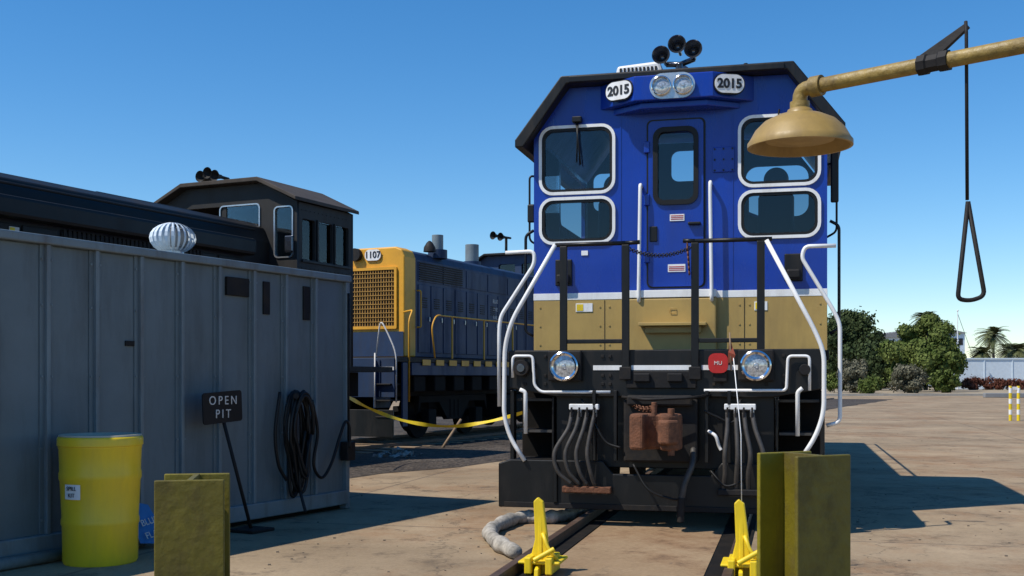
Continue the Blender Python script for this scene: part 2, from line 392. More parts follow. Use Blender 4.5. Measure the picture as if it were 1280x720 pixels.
boxes(g,'panel_seams',[(x-.003,x+.003,TC-.034,TC-.029,1.66,2.22) for x in(-.75,.7)],'blackm',0)
boxes(g,'panel_bolts',[(x-.007,x+.007,TC-.037,TC-.029,z-.007,z+.007) for x in(-1.45,-.8,-.7,.65,.75,1.45) for z in(1.75,1.95,2.15)],'gold',0)
for sgn in(-1,1):
    plate(g,'cab_side_wall',[(TC+.03,1.65),(TC+2.9,1.65),(TC+2.9,3.98),(TC+.03,3.98)],[rrect(TC+.25,TC+1.0,3.1,3.9,.08),rrect(TC+1.15,TC+2.75,3.2,3.93,.08)],sgn*1.49,.05,'blue',axis='x')
    plate(g,'cab_side_glass',rrect(TC+.22,TC+1.03,3.07,3.93,.08),[],sgn*1.46,.006,'glass',axis='x')
plate(g,'cab_rear_wall',[(-1.46,1.65),(1.46,1.65),(1.46,3.97),(1.1,4.45),(-1.1,4.45),(-1.46,3.97)],[rrect(-1.38,-.6,3.6,4.1,.1),rrect(-.35,.35,3.95,4.35,.1),rrect(.6,1.38,3.45,4.1,.15)],TC+2.9,.05,'inter')
box(g,'cab_lining',-1.45,1.45,TC+2.84,TC+2.87,2.37,3.4,'inter',0)
box(g,'cab_floor',-1.46,1.46,TC+.04,TC+2.83,2.3,2.36,'dark')
for sx in(-.85,1.0):
    box(g,'seat_back',sx-.2,sx+.2,TC+1.3,TC+1.42,2.95,3.5,'seat',.05)
    box(g,'seat_cushion',sx-.22,sx+.22,TC+.9,TC+1.35,2.8,2.92,'seat',.04)
    lathe(g,'headrest',(sx,TC+1.36,3.66),(0,1,0),[(0,-.05),(.12,-.05),(.14,0),(.12,.05),(0,.05)],'seat')
box(g,'control_stand',.3,.7,TC+.9,TC+1.3,2.36,3.5,'dark',.03)
roof=[(-1.19,4.58),(1.19,4.58),(1.69,3.93),(1.69,3.85),(1.60,3.85),(1.13,4.495),(-1.13,4.495),(-1.60,3.85),(-1.69,3.85),(-1.69,3.93)]
prism(g,'cab_roof',roof,'y',TC-.2,TC+3.1,'black',.012)
boxes(g,'roof_drip_rail',[(-1.1,1.1,TC-.23,TC-.2,4.50,4.56)],'black')
hp=[(-.80,TC-.026),(-.40,TC-.33),(.40,TC-.33),(.80,TC-.026)]
prism(g,'headlight_housing',hp,'z',4.235,4.492,'blue',.012)
hp2=[(-.66,TC-.026),(-.34,TC-.25),(.34,TC-.25),(.66,TC-.026)]
prism(g,'headlight_housing_base',hp2,'z',4.17,4.232,'blue',.01)
for sgn in(-1,1):
    ang=math.radians(22)
    e=bpy.data.objects.new('number_board',None); link(e); e.parent=g.e
    e.location=(sgn*.55,TC-.245,4.367); e.rotation_euler=(0,0,sgn*ang)
    q=Q(); q.e=e
    box(q,'number_board_case',-.14,.14,-.01,.16,-.08,.08,'blue',.02)
    plate(q,'number_board_rim',rrect(-.165,.165,-.106,.106,.10,10),[],-.018,.02,'black')
    plate(q,'number_board_face',rrect(-.152,.152,-.093,.093,.088,10),[],-.034,.012,'white')
    text(q,'number_text','2015',(0,-.043,-.002),(R90,0,0),.13,'text',bold=.005)
hz=4.365
plate(g,'headlight_plate',rrect(-.235,.225,hz-.13,hz+.13,.13,10),[],TC-.345,.03,'steel')
for hx in(-.115,.105):
    lathe(g,'headlight_rim',(hx,TC-.36,hz),(0,-1,0),[(.08,0),(.098,0),(.101,.03),(.092,.035),(.083,.01),(.06,-.01),(0,-.02)],'chrome')
    lathe(g,'headlight_lens',(hx,TC-.365,hz),(0,-1,0),[(.082,0),(.07,.006),(.04,.01),(0,.012)],'lens')
    lathe(g,'headlight_bulb',(hx,TC-.375,hz),(0,-1,0),[(.02,0),(.015,.010),(0,.012)],'steel')
cyl(g,'horn_base',(0.02,TC+.15,4.58),(0.02,TC+.15,4.72),.035,'hornm')
for i,(hx,hzz) in enumerate(((-.13,4.75),(.02,4.85),(.17,4.79),(-.03,4.74))):
    fy=-1 if i!=3 else 1
    lathe(g,'horn_bell_%d'%i,(hx,TC+.25,hzz),(.04*(i-1),fy,0),[(0,0),(.02,0),(.022,.18),(.035,.28),(.078,.36),(.092,.375),(.095,.38),(.083,.37),(.03,.27),(0,.25)],'hornm')
tube(g,'horn_manifold',[(-.13,TC+.25,4.75),(.02,TC+.25,4.74),(.17,TC+.25,4.79)],.03,'hornm')
prism(g,'air_conditioner',[(-.70,4.585),(-.66,4.77),(-.20,4.80),(-.14,4.585)],'y',TC+.25,TC+1.0,'white',.03)
boxes(g,'air_conditioner_vents',[(-.63+i*.042,-.61+i*.042,TC+.240,TC+.252,4.66,4.74) for i in range(10)],'blackm',0)
cyl(g,'antenna',(.7,TC+.3,4.58),(.7,TC+.3,4.72),.022,'black')
cyl(g,'antenna',(.1,TC+1.2,4.58),(.1,TC+1.2,4.95),.008,'black')
tubes(g,'wiper',[[(-1.03,TC-.07,4.15),(-1.04,TC-.09,3.68)],[(-1.05,TC-.075,4.12),(-1.0,TC-.08,3.66)]],.008,'rubber')
tubes(g,'wiper_arm',[[(1.05,TC-.07,4.13),(1.0,TC-.09,3.75)]],.009,'black')
box(g,'wiper_motor',-1.09,-.99,TC-.1,TC-.03,4.11,4.17,'black')
boxes(g,'access_plate',[(.38,.60,TC-.045,TC-.027,3.52,3.78)],'blue',.006)
boxes(g,'access_plate_bolts',[(x-.008,x+.008,TC-.055,TC-.044,z-.008,z+.008) for x in(.40,.49,.58) for z in(3.54,3.65,3.76)],'black',0)
for sgn in(-1,1):
    a,b=sorted((sgn*1.1,sgn*1.28))
    box(g,'sand_filler',a,b,TC-.055,TC-.027,2.38,2.66,'black',.01)
    box(g,'sand_filler_cap',a+.02,b-.02,TC-.11,TC-.055,2.40,2.5,'blackm',.02)
boxes(g,'stickers',[(-1.06,-.88,TC-.037,TC-.031,2.10,2.19),(.80,.93,TC-.037,TC-.031,2.09,2.18)],'white',0)
boxes(g,'stickers_door',[(-.08,.10,TC-.062,TC-.057,2.50,2.58),(-.06,.09,TC-.062,TC-.057,3.03,3.10),(-1.0,-.93,TC-.036,TC-.030,2.70,2.75)],'white',0)
boxes(g,'sticker_marks',[(-1.05,-.98,TC-.040,TC-.037,2.11,2.18),(.81,.87,TC-.040,TC-.037,2.10,2.17)],'yellow',0)
boxes(g,'sticker_lines',[(-.07,.09,TC-.065,TC-.062,2.515+.018*i,2.522+.018*i) for i in range(3)]+[(-.05,.08,TC-.065,TC-.062,3.045+.018*i,3.052+.018*i) for i in range(3)],'red',0)
for sgn in(-1,1):
    tube(g,'door_grab_rail',[(sgn*.36,TC-.03,3.40),(sgn*.36,TC-.13,3.42),(sgn*.36,TC-.14,3.3),(sgn*.375,TC-.14,2.3),(sgn*.375,TC-.14,2.2),(sgn*.375,TC-.03,2.18)],.019,'white',.05)
boxes(g,'cab_seams',[(x-.006,x+.006,TC-.031,TC-.024,2.31,4.15) for x in(-.58,.58)],'blue',0)
for sgn in(-1,1):
    tubes(g,'mirror_bracket',[[(sgn*1.52,TC+.25,3.6),(sgn*1.62,TC+.2,3.62),(sgn*1.62,TC+.2,2.9),(sgn*1.52,TC+.25,2.85)]],.012,'black',.05)
    box(g,'mirror',sgn*1.60-.04,sgn*1.60+.04,TC+.17,TC+.22,3.1 if sgn<0 else 3.2,3.3 if sgn<0 else 3.75,'black',.015)
    tube(g,'side_grab_rail',[(sgn*1.55,TC+.1,3.0),(sgn*1.64,TC+.1,2.95),(sgn*1.64,TC+.1,1.9),(sgn*1.55,TC+.1,1.85)],.016,'black',.05)
box(g,'deck',-1.5,1.5,0.09,13.5,1.56,1.65,'blackm')
prism(g,'end_beam',[(-1.46,1.3),(-1.46,1.66),(1.46,1.66),(1.46,1.3),(1.0,1.22),(-1.0,1.22)],'y',-.02,.08,'black',.01)
boxes(g,'white_beam_stripe',[(-.64,-.37,-.026,-.018,1.47,1.515),(-.28,.28,-.026,-.018,1.47,1.515),(.37,.72,-.026,-.018,1.47,1.515)],'white',0)
box(g,'centre_beam',-.32,.32,-.06,-.02,1.30,1.46,'blackm')
box(g,'body_below',-1.02,1.02,.09,.5,.55,1.26,'black')
box(g,'coupler_pocket',-.34,.34,-.12,.05,.62,1.2,'blackm',.02)
box(g,'coupler_pocket_top',-.3,.3,-.2,-.121,1.14,1.24,'blackm',.02)
boxes(g,'beam_gussets',[(x-.015,x+.015,-.10,-.022,.625,1.28) for x in(-.62,-.42,.42,.62)],'black',.004)
boxes(g,'beam_bolts',[(x-.014,x+.014,-.035,-.019,z-.014,z+.014) for x in(-1.3,-1.1,-.55,-.48,.48,.55,.95,1.1) for z in(1.34,1.42,1.6)],'blackm',.003)
prism(g,'pilot_plate',[(-1.56,.16),(-1.56,.58),(-1.44,.62),(-.55,.62),(-.45,.5),(.45,.5),(.55,.62),(1.44,.62),(1.56,.58),(1.56,.16)],'y',-.03,.03,'black',.012)
boxes(g,'pilot_ribs',[(x-.02,x+.02,-.06,-.03,.22,.6) for x in(-1.0,1.0)],'black')
box(g,'pilot_lower_lip',-1.5,1.5,-.045,-.03,.165,.215,'blackm',.004)
for sgn in(-1,1):
    L=[]
    for z,dy in((.62,0),(.90,.06),(1.2,.12)):
        a,b=sorted((sgn*1.06,sgn*1.415)); L.append((a,b,.035+dy,.44,z-.03,z))
    boxes(g,'steps',L,'blackm')
    boxes(g,'step_edge_wear',[(l[0],l[1],l[2]-.006,l[2]-.001,l[4]+.004,l[5]-.002) for l in L],'hose',0)
    a,b=sorted((sgn*1.03,sgn*1.05)); box(g,'step_inner_plate',a,b,.035,.5,.625,1.215,'black')
    a,b=sorted((sgn*1.42,sgn*1.46)); box(g,'step_outer_plate',a,b,.035,.14,.6,1.28,'black')
    a,b=sorted((sgn*1.055,sgn*1.44)); box(g,'step_back_plate',a,b,.45,.5,.5,1.5,'under')
for x in(-.92,-.33,.31,.9):
    box(g,'stanchion',x-.035,x+.035,-.06,-.022,1.40,2.64,'black',.008)
    box(g,'stanchion_foot',x-.055,x+.055,-.08,-.061,1.38,1.5,'blackm',.008)
zt=2.655
tubes(g,'top_rail',[[(-1.0,-.035,zt),(-.33,-.035,zt)],[(.31,-.035,zt),(1.0,-.035,zt)],[(-.33,-.035,zt),(-.2,-.035,zt+.005)],[(.2,-.035,zt+.005),(.31,-.035,zt)]],.02,'black')
boxes(g,'centre_gate_rail',[(-.93,-.33,-.05,-.024,1.72,1.76),(.31,.9,-.05,-.024,1.72,1.76)],'black')
def chain(g,name,a,b,sag,m,r=.009,n=26):
    V=[];Fc=[];a=Vector(a);b=Vector(b)
    P=[a.lerp(b,i/n)+Vector((0,0,-sag*4*(i/n)*(1-i/n))) for i in range(n+1)]
    for i in range(n):
        p,q=P[i],P[i+1]; d_=(q-p)*.7; s_=Vector((0,1,0)) if i%2 else Vector((0,0,1)); s_=s_*r*1.8
        c=(p+q)/2; ring=[c-d_+s_*0,c-d_*.5+s_,c+d_*.5+s_,c+d_,c+d_*.5-s_,c-d_*.5-s_,c-d_]
        sweepVF(ring,r*.6,5,None,V,Fc)
    return mesh(g,name,V,Fc,m,0,True)
chain(g,'platform_chain',(-.3,-.04,2.6),(.28,-.04,2.6),.07,'black',.009,34)
chain(g,'hanging_chain',(.24,-.05,2.62),(.26,-.05,2.35),.0,'rust',.014,12)
def PP(L,t): return [g.P(a,b,t) for a,b in L]
tube(g,'corner_handrail',PP([(694,306),(640,400),(631,432),(630,520),(638,548),(656,576)],-.05),.021,'white',.15)
tube(g,'corner_handrail',PP([(632,316),(668,314),(668,330),(626,395),(624,412),(624,508)],.12),.019,'white',.1)
tube(g,'corner_handrail',PP([(958,300),(1018,412),(1030,440),(1030,515),(1020,545),(1003,571)],-.05),.021,'white',.15)
tube(g,'corner_handrail',PP([(1045,307),(1006,308),(1002,322),(1042,388),(1050,405),(1050,528),(1033,532)],.12),.019,'white',.1)
tube(g,'uncoupling_lever',PP([(641,472),(641,445),(666,445),(668,482),(676,490),(763,490)],-.06),.014,'white',.04)
tube(g,'uncoupling_lever',PP([(880,488),(983,488),(985,445),(1012,445),(1012,488)],-.06),.014,'white',.04)
tube(g,'step_grab',PP([(650,487),(657,490),(657,542)],-.03),.02,'white',.03)
tube(g,'step_grab',PP([(1003,485),(997,490),(997,545)],-.03),.02,'white',.03)
for px_,py_ in((706,458),(945,457)):
    x,z=g.px(px_,py_,-.08)
    box(g,'ditch_light_box',x-.16,x+.16,-.10,-.022,z-.14,z+.15,'blackm',.015)
    lathe(g,'ditch_light_rim',(x,-.10,z),(0,-1,0),[(.115,0),(.138,.005),(.138,.05),(.125,.058),(.118,.03),(.07,-.0),(0,-.01)],'chrome')
    lathe(g,'ditch_light_lens',(x,-.115,z),(0,-1,0),[(.12,0),(.09,.010),(.05,.016),(0,.018)],'lens')
    lathe(g,'ditch_light_bulb',(x,-.132,z),(0,-1,0),[(.025,0),(.018,.008),(0,.010)],'steel')
x,z=g.px(898,454,-.06)
plate(g,'red_marker',rrect(x-.088,x+.088,z-.09,z+.09,.06,4),[],-.085,.05,'red')
text(g,'marker_text','MU',(x,-.112,z),(R90,0,0),.05,'textw')
x,z=g.px(652,460,-.06); cyl(g,'marker_lamp',(x,-.03,z),(x,-.10,z),.075,'blackm'); cyl(g,'marker_lamp_lens',(x,-.10,z),(x,-.11,z),.04,'hornm')
x,z=g.px(1006,462,-.06); cyl(g,'marker_lamp',(x,-.03,z),(x,-.08,z),.05,'blackm')
boxes(g,'receptacles',[(-.25,-.1,-.1,-.061,1.36,1.44),(.06,.2,-.1,-.061,1.36,1.44),(.48,.6,-.09,-.022,1.36,1.45)],'blackm',.01)
for cxp,dirn in((730,-1),(925,1)):
    x,z=g.px(cxp,509,-.08)
    boxes(g,'hose_bracket',[(x-.14,x+.14,-.1,-.03,z-.025,z+.03)],'white',.008)
    for i in range(4):
        hx=x-.11+.073*i
        cyl(g,'hose_cock',(hx,-.1,z-.027),(hx,-.1,z-.09),.02,'steel' if i%2 else 'blackm')
        box(g,'cock_handle',hx-.008,hx+.008,-.135,-.11,z-.09,z+.0,'blackm',.003)
    LL=[]
    for i in range(4):
        hx=x-.11+.073*i
        if cxp==730:
            LL.append([(hx,-.1,z-.05),(hx-.03,-.14,z-.2),(hx-.15+.03*i,-.18,z-.42),(hx-.12+.03*i,-.17,z-.6),(hx+.0,-.13,z-.72)])
        else:
            LL.append([(hx,-.1,z-.05),(hx+.01*i,-.14,z-.2),(hx+.02+.04*(i-1),-.18,z-.42),(hx+.03*i-.02,-.15,z-.6),(hx+.04*(i-1),-.10,z-.75)])
    tubes(g,'air_hoses',LL,.021,'hose',sp=True)
    box(g,'hose_rack',x-.2,x+.26,-.14,-.061,z-.80,z-.74,'rust' if cxp==730 else 'blackm',.01)
box(g,'coupler_shank',-.09,.09,-.35,-.121,.82,1.02,'rust',.02)
prism(g,'coupler_head',[(-.20,-.30),(-.23,-.45),(-.22,-.58),(-.10,-.60),(-.06,-.47),(.02,-.43),(.07,-.50),(.05,-.62),(.14,-.66),(.22,-.58),(.23,-.42),(.16,-.30)],'z',.76,1.08,'rust',.025)
prism(g,'coupler_knuckle',[(.03,-.60),(.05,-.70),(.14,-.72),(.22,-.63),(.20,-.55),(.10,-.55)],'z',.82,1.03,'rust',.02)
cyl(g,'knuckle_pin',(.15,-.6,.72),(.15,-.6,1.13),.03,'rust')
cyl(g,'coupler_lift',(-.02,-.42,1.05),(-.02,-.42,1.18),.025,'rust')
tube(g,'coupler_lift_bar',[(-.35,-.12,1.22),(-.1,-.3,1.2),(.3,-.25,1.22),(.45,-.06,1.24)],.014,'blackm',.05)
chain(g,'coupler_chain',(-.3,-.1,1.2),(0,-.4,1.15),.06,'rust',.012,16)
tube(g,'brake_hose',[(.30,-.1,.75),(.30,-.22,.62),(.24,-.28,.45),(.21,-.28,.3)],.028,'hose',sp=True)
cyl(g,'gladhand',(.21,-.28,.32),(.20,-.29,.10),.035,'blackm',.03)
tube(g,'white_rag',[(.42,-.08,.92),(.5,-.12,.87),(.53,-.1,.78),(.55,-.1,.74)],.016,'white',sp=True,seg=6)
tubes(g,'small_hoses',[[(-.25,-.12,.6),(-.1,-.2,.38),(.1,-.2,.3),(.2,-.26,.3)],[(.45,-.06,.55),(.6,-.14,.42),(.8,-.1,.5)],[(-.75,-.04,1.2),(-.6,-.1,.95),(-.5,-.12,.8),(-.36,-.14,.75)],[(.72,-.04,1.2),(.66,-.1,1.0),(.5,-.12,1.05),(.4,-.14,1.1)]],.012,'rubber',sp=True)
def truck(g,t0,nax=2,base=2.4,r=.5):
    for i in range(nax):
        t=t0+i*base
        for sgn in(-1,1):
            cyl(g,'wheel',(sgn*.68,t,r+.06),(sgn*.80,t,r+.06),r,'under',seg=32)
            box(g,'journal_box',sgn*1.05-.1,sgn*1.05+.1,t-.18,t+.18,r-.15,r+.2,'under',.02)
        cyl(g,'axle',(-1.0,t,r+.06),(1.0,t,r+.06),.08,'under')
    for sgn in(-1,1):
        x=sgn*1.03
        prism(g,'truck_frame',[(t0-.55,.6),(t0-.4,.85),(t0+.4,.85),(t0+.8,.45),(t0+base-.8,.45),(t0+base-.4,.85),(t0+base+.4,.85),(t0+base+.55,.6),(t0+base+.5,1.0),(t0-.5,1.0)],'x',x-.06,x+.06,'under',.015)
        for k2 in(-.2,0,.2):
            cyl(g,'spring',(x,t0+base/2+k2,.5),(x,t0+base/2+k2,.9),.08,'under')
truck(g,1.5); truck(g,9.0)
box(g,'fuel_tank',-1.2,1.2,5.2,7.6,.35,1.05,'black',.1)
box(g,'underframe',-1.0,1.0,.51,13.4,1.1,1.55,'under')
def hoodprof(w,z0,z1,c=.25): return [(-w,z0),(-w,z1-c),(-w+c*.3,z1-c*.3),(-w+c,z1),(w-c,z1),(w-c*.3,z1-c*.3),(w,z1-c),(w,z0)]
prism(g,'long_hood',hoodprof(.85,1.655,3.55),'y',TC+2.93,13.2,'blue',.02)
for sgn in(-1,1):
    tube(g,'side_handrail',[(sgn*1.45,4.4,2.6),(sgn*1.45,13.2,2.6)],.02,'white')
    boxes(g,'side_stanchions',[(sgn*1.45-.02,sgn*1.45+.02,t-.02,t+.02,1.65,2.6) for t in(4.4,6.6,8.8,11,13.2)],'white')

# ================================================================= TRACK
tg=G('railway_track',(1.39,10.4),TH)
for sgn in(-1,1):
    x=sgn*.75
    prism(tg,'rail',[(x-.036,.004),(x-.036,.07),(x-.03,.085),(x+.03,.085),(x+.036,.07),(x+.036,.004)],'y',-9.5,60,'railm',0)
    box(tg,'flangeway',x-.17 if sgn>0 else x+.04,x-.04 if sgn>0 else x+.17,-9.5,14,.009,.013,'under',0)
    box(tg,'outer_gap',x+.04 if sgn>0 else x-.09,x+.09 if sgn>0 else x-.04,-9.5,14,.009,.013,'under',0)
box(tg,'track_bed',-.57,.57,-9.5,30,.001,.009,'bed',0)
for px_,py_,nm in((676,718,1),(927,722,1)):
    X,Y,_=gp(px_,py_)
    cg=G('wheel_chock',(X,Y),TH)
    prism(cg,'chock_plate',[(-.10,.0),(.07,.0),(.05,.28),(.02,.52),(-.02,.55),(-.05,.52),(-.04,.25)],'y',-.02,.02,'yellow',.008)
    prism(cg,'chock_web',[(-.16,.0),(.24,.0),(.2,.06),(.06,.1),(.02,.42),(-.02,.42),(-.03,.1),(-.15,.06)],'x',-.015,.015,'yellow',.006)
    box(cg,'chock_base',-.14,.16,-.12,.2,.088,.11,'yellow',.01)
    box(cg,'chock_jaw',-.09,-.04,-.14,.16,.02,.14,'yellow',.01); box(cg,'chock_jaw',.06,.11,-.14,.16,.02,.14,'yellow',.01)
    cyl(cg,'clamp_screw',(-.02,-.14,.12),(.12,-.1,.2),.018,'yellow')
    tube(cg,'chock_handle',[(.02,-.03,.3),(.06,-.05,.2),(.13,-.06,.12)],.014,'yellow',.03)
X,Y,_=gp(927,722)
fg=G('warning_flag',(X,Y),TH)
tube(fg,'flag_cord',[(.0,0,.5),(-.005,.02,1.0),(-.06,.06,1.55)],.0035,'white',seg=6)
tube(fg,'flag_stick',[(-.075,.06,1.45),(-.085,.06,1.72)],.006,'tan',seg=6)
mesh(fg,'flag_cloth',[(-.085,.06,1.70),(-.07,.07,1.63),(-.045,.05,1.56),(-.06,.06,1.52),(-.10,.07,1.50),(-.095,.05,1.58)],[(0,1,5),(1,2,3,4,5)],'orangeflag')

a=[gp(735,645),gp(722,648),gp(705,652),gp(680,655),gp(655,654),gp(632,660),gp(613,672),gp(620,686),gp(645,700)]
sg=G('absorbent_sock')
tube(sg,'sock_body',[(p[0],p[1],.06) for p in a],.068,'cream',sp=True,rf=lambda t:.9+.1*math.sin(t*43)+.09*math.sin(t*97+1),seg=16)

# ================================================================= CONTAINER
C=(-1.757,12.0); CT=math.radians(27.9)
cg=G('steel_container',C,CT)
t0=-8.6; zc=2.49
box(cg,'container_body',-2.5,-.03,t0,0,.12,zc-.07,'wall',.01)
box(cg,'top_rail',-2.52,.03,t0-.02,.03,zc-.07,zc,'wall2',.012)
box(cg,'bottom_rail',-.1,.02,t0-.02,0,.05,.2,'wall2',.012)
box(cg,'skid',-.25,-.08,t0,0,0,.05,'under',.01)
tr=[-.55-.472*i for i in range(17)]
boxes(cg,'wall_ribs',[(-.03,.012,t-.018,t+.018,.2,zc-.07) for t in tr],'wall2',.005)
boxes(cg,'rib_flanges',[(-.03,-.018,t-.06,t+.06,.2,zc-.07) for t in tr],'wall',.003)
boxes(cg,'bolts',[(-.02,-.008,t+s_*.045-.008,t+s_*.045+.008,z_,z_+.016) for t in tr for s_ in(-1,1) for z_ in(.3,.85,1.4,1.95,2.3)],'wall2',.0)
box(cg,'corner_post',-.08,.018,-.05,.01,.0,zc-.07,'wall2',.01)
def cside(px0,px1,py0,py1,x):
    a=cg.side(px0,(py0+py1)/2,x)[0]; b=cg.side(px1,(py0+py1)/2,x)[0]
    zA=cg.side((px0+px1)/2,py0,x)[1]; zB=cg.side((px0+px1)/2,py1,x)[1]; return a,b,zB,zA
a,b,c_,d_=cside(284,312,347,370,0); box(cg,'data_plate',-.03,.0,a,b,c_,d_,'blackm',.006)
a,b,c_,d_=cside(331,339,352,393,0); box(cg,'slot',-.03,-.012,a,b,c_,d_,'blackm',.004)
a,b,c_,d_=cside(381,389,358,400,0); box(cg,'slot',-.03,-.012,a,b,c_,d_,'blackm',.004)
a,b,c_,d_=cside(159,170,426,431,0); box(cg,'small_tag',-.03,-.014,a,b,c_-.01,d_+.0,'blackm',.003)
box(cg,'socket_box',.0,.10,-.14,.0,.52,.72,'blackm',.01)
tube(cg,'conduit',[(.03,-.03,.7),(.03,-.03,2.3)],.012,'blackm')
tube(cg,'base_pipe',[(.12,-8.4,.05),(.12,-3.0,.05)],.045,'wall2')
hg=G('hose_coil',C,CT)
LL=[]
for i in range(11):
    c0=hg.side(371+random.uniform(-3,3),545,.1)
    rt=.155+random.uniform(-.03,.035); top=1.27-random.uniform(0,.06); bot=.22+random.uniform(-.03,.34)
    xo=.06+.014*i; pts=[]
    for k2 in range(25):
        an=2*math.pi*k2/24; cz=(top+bot)/2; hz_=(top-bot)/2
        s_=math.sin(an); wv=(.6+.4*max(0,math.cos((cz+hz_*s_-1.05)*3)))
        pts.append((xo+.012*math.cos(an*2+i),c0[0]+rt*math.cos(an)*wv*(.75 if s_<0 else 1)+.012*math.sin(an*3+i*2),cz+hz_*s_))
    LL.append(pts)
tubes(hg,'hose_loops',LL,.016,'rubber')
A=lambda px_,py_,x_=.1:hg.S(px_,py_,x_)
tubes(hg,'hose_tail',[[A(390,500),A(397,540),A(392,580),A(402,597),A(414,580),A(425,545),A(432,527),A(437,535),A(437,560)],[A(350,490),A(344,540),A(348,580),A(358,600)],[A(372,600),A(378,625,.2),A(382,640,.25)]],.016,'rubber',sp=True)
cyl(hg,'hose_hook',hg.S(370,495,-.02),hg.S(370,495,.2),.03,'blackm')
og=G('open_pit_sign',C,CT)
xs=.17
pt=og.S(276,509,xs); pb=og.S(314,655,.3)
tube(og,'sign_post',[(pt[0]-.01,pt[1],pt[2]),(pb[0],pb[1],.02)],.016,'blackm')
e=bpy.data.objects.new('sign_board',None); link(e); e.parent=og.e; e.location=(xs+.02,pt[1],pt[2])
q=Q(); q.e=e
ti=math.radians(3)
def rot2(L): return [(a*math.cos(ti)-b*math.sin(ti),a*math.sin(ti)+b*math.cos(ti)) for a,b in L]
plate(q,'board',rot2(rrect(-.25,.25,-.14,.14,.03)),[],0,.012,'sign',axis='x')
for s_,zz in(('OPEN',.058),('PIT',-.062)):
    text(q,'lettering',s_,(.009,-.0,zz),(R90,0,R90),.11,'textw',sp=1.45,bold=.0)
box(og,'sign_foot',pb[0]-.15,pb[0]+.15,pb[1]-.15,pb[1]+.15,.0,.03,'blackm')
bs=G('fallen_blue_sign',C,CT)
pc=bs.S(186,660,.25)
mesh(bs,'panel',[(.28,pc[1]-.12,.06),(.28,pc[1]+.2,.02),(.12,pc[1]+.12,.34),(.12,pc[1]-.12,.40)],[(0,1,2,3)],'bluesign')
text(bs,'lettering','BLUE',(.235,pc[1]+.02,.22),(R90-.5,-.12,R90),.08,'textw'); text(bs,'lettering','FLAG',(.283,pc[1]+.03,.12),(R90-.5,-.12,R90),.08,'textw')

vg=G('roof_turbine_vent',C,CT)
vp=vg.S(216,298,-.45)
zc0=vp[2]
lathe(vg,'vent_neck',(vp[0],vp[1],zc),(0,0,1),[(.10,0),(.10,zc0-zc-.05)],'steel')
V=[];Fc=[]
for i in range(22):
    an=2*math.pi*i/22
    for s_ in range(9):
        ph=-1.25+2.5*s_/8; r_=.2*math.cos(ph)+.01; z_=.135*math.sin(ph)/math.sin(1.25)
        for da,dr in((0,1),(.12,.97),(.2,.80)):
            V.append((vp[0]+r_*dr*math.cos(an+da),vp[1]+r_*dr*math.sin(an+da),zc0+z_))
    b_=i*27
    for s_ in range(8):
        for q_ in(0,1): Fc.append((b_+3*s_+q_,b_+3*s_+q_+1,b_+3*s_+q_+4,b_+3*s_+q_+3))
mesh(vg,'vent_blades',V,Fc,'stucco',0,False)
lathe(vg,'vent_cap',(vp[0],vp[1],zc0+.12),(0,0,1),[(.08,0),(.06,.02),(0,.025)],'steel')
lathe(vg,'vent_core',(vp[0],vp[1],zc0),(0,0,1),[(.03,-.12),(.12,-.08),(.145,0),(.12,.08),(.03,.12)],'roofg')

# ================================================================= BARREL
bg_=G('spill_kit_barrel',(-3.13,8.52),math.radians(10))
lathe(bg_,'drum',(0,0,0),(0,0,1),[(0,.0),(.262,.0),(.272,.02),(.275,.28),(.283,.30),(.283,.33),(.277,.35),(.29,.62),(.298,.64),(.298,.68),(.292,.70),(.298,.86),(.302,.87),(.302,.885),(.31,.89),(.31,.94),(.302,.955),(.29,.96)],'barrel',48)
lathe(bg_,'lid',(0,0,.958),(0,0,1),[(.30,0),(.295,.012),(.27,.012),(.25,-.004),(.0,-.004)],'lidgrey',48)
V=[];Fc=[]
lc=-R90-.22
for i in range(9):
    an=lc+(i/8-.5)*.50
    for z_ in(.50,.61): V.append((.294*math.cos(an),.294*math.sin(an),z_))
for i in range(8): Fc.append((2*i,2*i+2,2*i+3,2*i+1))
mesh(bg_,'label',V,Fc,'white')
lan=-.22
for s_,zz in(('SPILL',.58),('KIT',.53)):
    text(bg_,'label_text',s_,(.300*math.sin(lan),-.300*math.cos(lan),zz),(R90,0,lan),.042,'text',ext=.001)

# ================================================================= BOLLARDS (H-beam guard posts)
def hbeam(X,Y,th,h,w=.30,dp=.28):
    b=G('guard_post',(X,Y),th)
    box(b,'front_flange',-w/2,w/2,0,.016,0,h,'bollard',.004)
    box(b,'web',-.010,.010,.016,dp-.016,0,h,'bollard',.002)
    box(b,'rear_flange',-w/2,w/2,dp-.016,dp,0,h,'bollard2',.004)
    return b
hbeam(-1.118,3.88,math.radians(-10),1.045,w=.235,dp=.28)
hbeam(1.005,3.60,math.radians(-27),1.15,w=.225,dp=.20)

# ================================================================= SHOWER
sg=G('emergency_shower')
pz=2.172
hx,hy=.771,3.0
lathe(sg,'shower_bell',(hx,hy,2.105),(0,0,-1),[(.018,-.02),(.032,-.012),(.036,-.002),(.062,.004),(.095,.020),(.118,.043),(.132,.068),(.138,.076),(.138,.088),(.131,.088),(.115,.055),(.09,.03),(.05,.02),(0,.02)],'bell',48)
lathe(sg,'spray_plate',(hx,hy,2.045),(0,0,-1),[(0,0),(.09,0),(.09,.010),(0,.014)],'bell')
dv=Vector((.42,-.40,0)); 
p0=Vector((hx,hy,pz)); p1=p0+dv*3.2
tube(sg,'supply_pipe',[(hx,hy,2.11),(hx,hy,pz),p0+dv*.15,p1,(p1.x,p1.y,.3),(p1.x,p1.y,0)],.0195,'pipe',.05,seg=18)
lathe(sg,'elbow_collar',(hx,hy,2.118),(0,0,1),[(.020,0),(.026,0),(.026,.020),(.020,.020)],'pipe')
